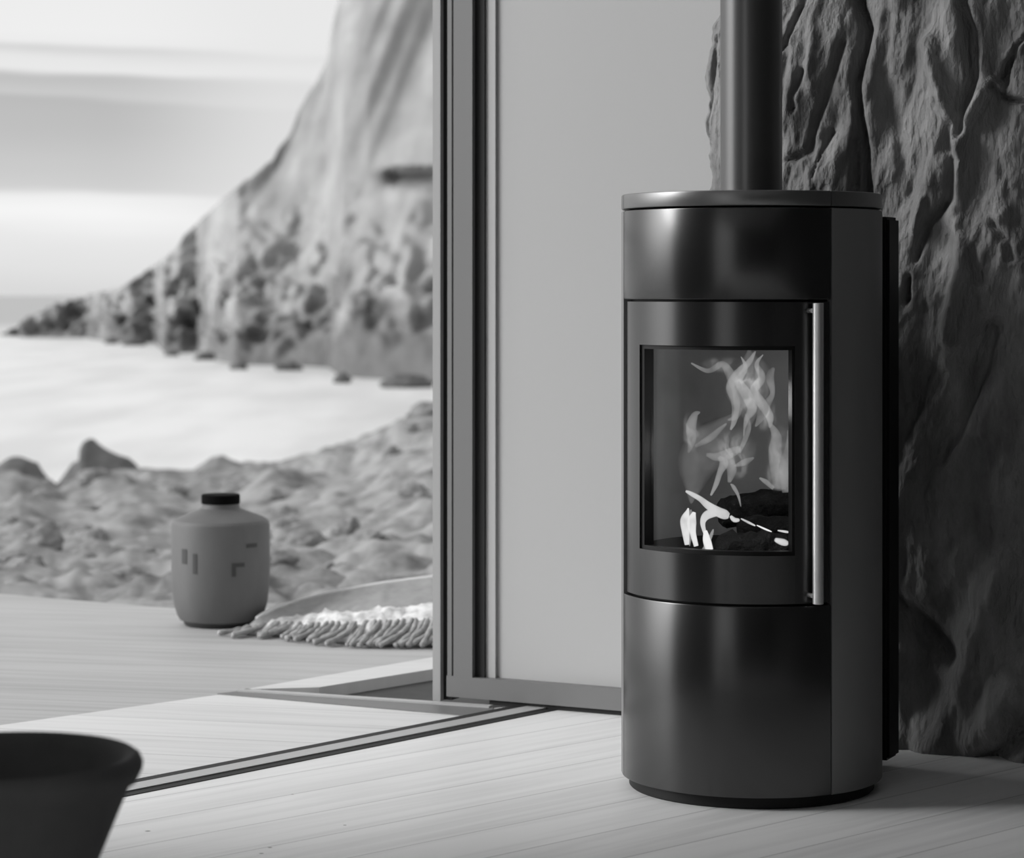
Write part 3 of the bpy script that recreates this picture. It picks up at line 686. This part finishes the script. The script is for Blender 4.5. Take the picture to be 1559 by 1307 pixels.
# ================================================================== OUTDOORS
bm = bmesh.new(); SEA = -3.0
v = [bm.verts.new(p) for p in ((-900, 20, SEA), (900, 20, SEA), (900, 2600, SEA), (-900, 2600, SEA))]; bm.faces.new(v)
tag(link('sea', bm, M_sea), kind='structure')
SIL = [(-600, 720), (-100, 715), (6, 722), (30, 714), (60, 728), (85, 742), (110, 730), (205, 712), (280, 714), (330, 712), (370, 708), (420, 698), (470, 690), (500, 678), (540, 672), (580, 652), (600, 640), (660, 618), (760, 600), (1000, 570), (1500, 560)]
YN, YF = 8.3, 38.0
def ground_z(x, Y):
    px = x / Y * F + CX; s = interp(SIL, px)
    q = (1 / Y - 1 / YF) / (1 / YN - 1 / YF); q = max(-.12, min(1.25, q))
    py = s + (930 - s) * q; z = H - (py - HY) / F * Y
    if Y > YF: z = H - (s - HY) / F * YF - (Y - YF) * .28
    far = sstep(9, 30, Y)
    bl = lambda a, b, c: abs(noise.noise((a, b, c))) ** .6 - .45
    z += (1 - far) * (.06 * bl(x * 2.6, Y * 1.5, 2) + .05 * bl(x * 6, Y * 3.4, 6)) + far * (.20 * bl(x * 1.1, Y * .5, 8) + .12 * bl(x * 2.8, Y * 1.2, 9)) * (1 - .5 * sstep(30, 37, Y))
    z += (1 - far) * (.07 * noise.noise((x * 2.2, Y * 1.3, 0)) + .05 * noise.noise((x * 5, Y * 3, 4)) + .02 * noise.noise((x * 13, Y * 8, 2)))
    z += far * (.22 * noise.noise((x * .8, Y * .35, 1)) + .14 * noise.noise((x * 2.1, Y * .9, 5)) + .05 * noise.noise((x * 6, Y * 2, 3))) * (1 - .5 * sstep(30, 37, Y))
    return z
def shore():
    bm = bmesh.new(); NX, NY = 320, 150; rows = []
    for j in range(NY + 1):
        f = j / NY; Y = 1 / (1 / 7.3 + (1 / 52 - 1 / 7.3) * f)
        row = []
        for i in range(NX + 1):
            t = -.36 + .52 * i / NX; x = t * Y; z = ground_z(x, Y)
            if Y < 8.9: z = min(z, -.13 - .3 * (8.9 - Y) / 1.6 * 0) - .02 * (8.9 - Y)
            row.append(bm.verts.new((x, Y, z)))
        rows.append(row)
    for a, b in zip(rows, rows[1:]):
        for k in range(NX): bm.faces.new((a[k], a[k + 1], b[k + 1], b[k]))
    tag(link('shore_ground', bm, M_shore, None, True), kind='structure')
shore()
def boulder_mesh(name, seed, m, pointy=0):
    bm = bmesh.new(); bmesh.ops.create_icosphere(bm, subdivisions=4, radius=1)
    for v in bm.verts:
        p = v.co.copy(); q = p * 1.3 + Vector((seed * 7.1, seed * 3.3, seed))
        k = 1 + .30 * noise.noise(q) + .14 * noise.noise(q * 2.4) + .06 * noise.noise(q * 6)
        c = noise.cell(q * 1.2) * .08
        v.co = p * (k + c)
        if v.co.z < -.55: v.co.z = -.55
    return link(name, bm, m, None, True)
def boulders():
    random.seed(11); protos = []
    spots = []
    while len(spots) < 44:
        px = random.uniform(10, 655); f = random.random() ** .8; Y = 1 / (1 / 9.4 + (1 / (35 if px > 440 else 29) - 1 / 9.4) * f); r = random.uniform(12, 30)
        x = (px - CX) / F * Y; k = r * Y / F
        if all(math.hypot(x - (q - CX) / F * w, Y - w) > 1.75 * (k + t * w / F) for q, w, t in spots): spots.append((px, Y, r))
    for i, (px, Y, r) in enumerate(spots):
        x = (px - CX) / F * Y; k = r * Y / F
        if i < 6: o = boulder_mesh('boulder', i + 1, M_bould); protos.append(o)
        else:
            o = protos[i % 6].copy(); COL.objects.link(o)
        o.scale = (k * random.uniform(.9, 1.5), k * random.uniform(.8, 1.2), k * random.uniform(.55, .9)); o.rotation_euler.z = random.uniform(0, 6)
        o.location = (x, Y, ground_z(x, Y) - k * .06)
        tag(o, 'pale grey rounded boulder half sunk in the rocky shore beyond the deck', 'boulder', 'boulders on the rocky shore')
boulders()
def crag(name, outline, Y, depth, m, label, seed):
    """a free-standing rock: outline (photo column,row) gives its height profile; it is a rounded solid of real depth"""
    xs = [p[0] for p in outline]; x0, x1 = min(xs), max(xs); prof = sorted(outline); base = max(p[1] for p in outline) + 25
    bm = bmesh.new(); NX, ND = 44, 16; rows = []
    for i in range(NX + 1):
        px = x0 + (x1 - x0) * i / NX; top = P(px, interp(prof, px), Y); zb = P(px, base, Y).z; row = []
        for j in range(ND + 1):
            a = math.pi * j / ND; h = math.sin(a) ** .7; y = Y - depth * math.cos(a)
            p = Vector((top.x, y, zb + (top.z - zb) * h)); q = p * 2.0 + Vector((seed, 0, 0))
            if 0 < j < ND: p += Vector((.05 * noise.noise(q * 1.4), .12 * noise.noise(q), .05 * noise.noise(q * 2) * (1 if abs(j - ND / 2) > 1 else .3)))
            row.append(bm.verts.new(p))
        rows.append(row)
    for a, b in zip(rows, rows[1:]):
        for k in range(ND): bm.faces.new((a[k], a[k + 1], b[k + 1], b[k]))
        bm.faces.new((a[ND], a[0], b[0], b[ND]))
    bm.faces.new(rows[0]); bm.faces.new(rows[-1])
    o = link(name, bm, m, None, True); tag(o, label, 'rock')
crag('sea_rock', [(82, 745), (100, 728), (112, 704), (128, 698), (132, 670), (139, 667), (160, 682), (178, 692), (192, 698), (204, 710), (212, 730)], 36.5, .9, M_boulddk, 'dark pointed rock standing at the water edge, left of the jar', 1)
crag('sea_rock', [(-60, 745), (-30, 720), (0, 706), (22, 695), (45, 702), (58, 722), (72, 744)], 33.0, .9, M_boulddk, 'dark rounded rock at the water edge, by the left border of the photo', 5)
crag('sea_rock', [(285, 725), (300, 712), (318, 697), (335, 694), (352, 700), (372, 710), (385, 722)], 36.0, .8, M_bould, 'smooth pale domed rock at the water edge, directly above the jar lid', 9)

def headland():
    base = [(4, 511), (40, 514), (130, 515), (160, 520), (200, 523), (235, 522), (250, 537), (275, 538), (300, 537), (330, 550), (360, 556), (440, 557), (500, 560), (520, 574), (560, 577), (700, 582), (1300, 600)]
    top = [(4, 507), (20, 500), (40, 488), (62, 478), (70, 470), (100, 466), (120, 455), (150, 445), (180, 438), (215, 418), (240, 400), (262, 385), (280, 360), (310, 330), (345, 297), (380, 270), (415, 243), (425, 222), (438, 208), (447, 190), (455, 165), (467, 145), (478, 130), (488, 110), (497, 95), (502, 60), (507, 35), (514, 5), (530, -70), (600, -260), (700, -420), (1300, -600)]
    bm = bmesh.new(); NX, NW = 300, 130; rows = []
    for i in range(NX + 1):
        px = 4 + (1200 - 4) * (i / NX) ** 1.15
        Yb = (H - SEA) * F / (interp(base, px) - HY); tp = interp(top, px); tp += 3.0 * noise.noise((px * .09, 0, 0)); bs = interp(base, px); row = []
        for j in range(NW + 1):
            w = j / NW; py = bs + (tp - bs) * w; g = (bs - py) / 450.0
            Y = Yb * (1 + .28 * g ** .9) if g > 0 else Yb
            p = P(px, py, Y)
            fade = min(1, w * 6) * (1 - sstep(.93, 1, w) * .8)
            str_ = noise.noise(((p.x - .35 * p.z) * .30, p.z * .03, 3)) * 3.0 + noise.noise(((p.x - .3 * p.z) * .9, p.z * .08, 7)) * 1.0
            rb = 1.25 * sstep(9, -1, p.z) * (noise.noise((p.x * .5, p.y * .2, p.z * .8)) * 1.6 + noise.noise((p.x * 1.4, p.y * .5, p.z * 1.8)) * .9)
            dy = (str_ * sstep(-1, 6, p.z) - rb * 1.2) * fade
            # shadowy overhung ledge high on the face
            ax = (px - 630) / 48; az = (py - 272) / 13
            if abs(ax) < 1.6: dy += 4 * math.exp(-ax ** 4 - az ** 4)
            p = P(px, py, Y) + Vector((0, dy, rb * .35 * fade))
            row.append(bm.verts.new(p))
        e = row[-1].co; b0 = row[0].co
        row.append(bm.verts.new(e + Vector((4, 25, -2)))); row.append(bm.verts.new((e.x + 6, e.y + 60, SEA - 1))); row.append(bm.verts.new((b0.x, b0.y, SEA - 1)))
        rows.append(row)
    m = len(rows[0])
    for a, b in zip(rows, rows[1:]):
        for k in range(m): bm.faces.new((a[k], a[(k + 1) % m], b[(k + 1) % m], b[k]))
    bm.faces.new(rows[0]); bm.faces.new(rows[-1])
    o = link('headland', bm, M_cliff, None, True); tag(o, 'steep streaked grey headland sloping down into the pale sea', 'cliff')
    random.seed(23); protos = []; last = []
    for k in range(60):
        px = random.uniform(150, 655); r = random.uniform(6, 15) * (.6 + px / 620); Y = (H - SEA) * F / (interp(base, px) - HY) - 6.5 - r * .10
        if any(abs(px - q) < 1.55 * (r + t) for q, t in last): continue
        last.append((px, r)); w = r * Y / F
        if len(protos) < 5: b = boulder_mesh('foot_rock', 30 + k, M_boulddk); protos.append(b)
        else: b = protos[k % 5].copy(); COL.objects.link(b)
        b.scale = (w * random.uniform(1.0, 1.7), w, w * random.uniform(.6, 1.1)); b.rotation_euler.z = random.uniform(-.4, .4)
        b.location = ((px - CX) / F * Y, Y, SEA + w * .22)
        tag(b, 'small dark wet rock at the foot of the headland, washed by the sea', 'rock', 'rocks along the foot of the headland')
headland()
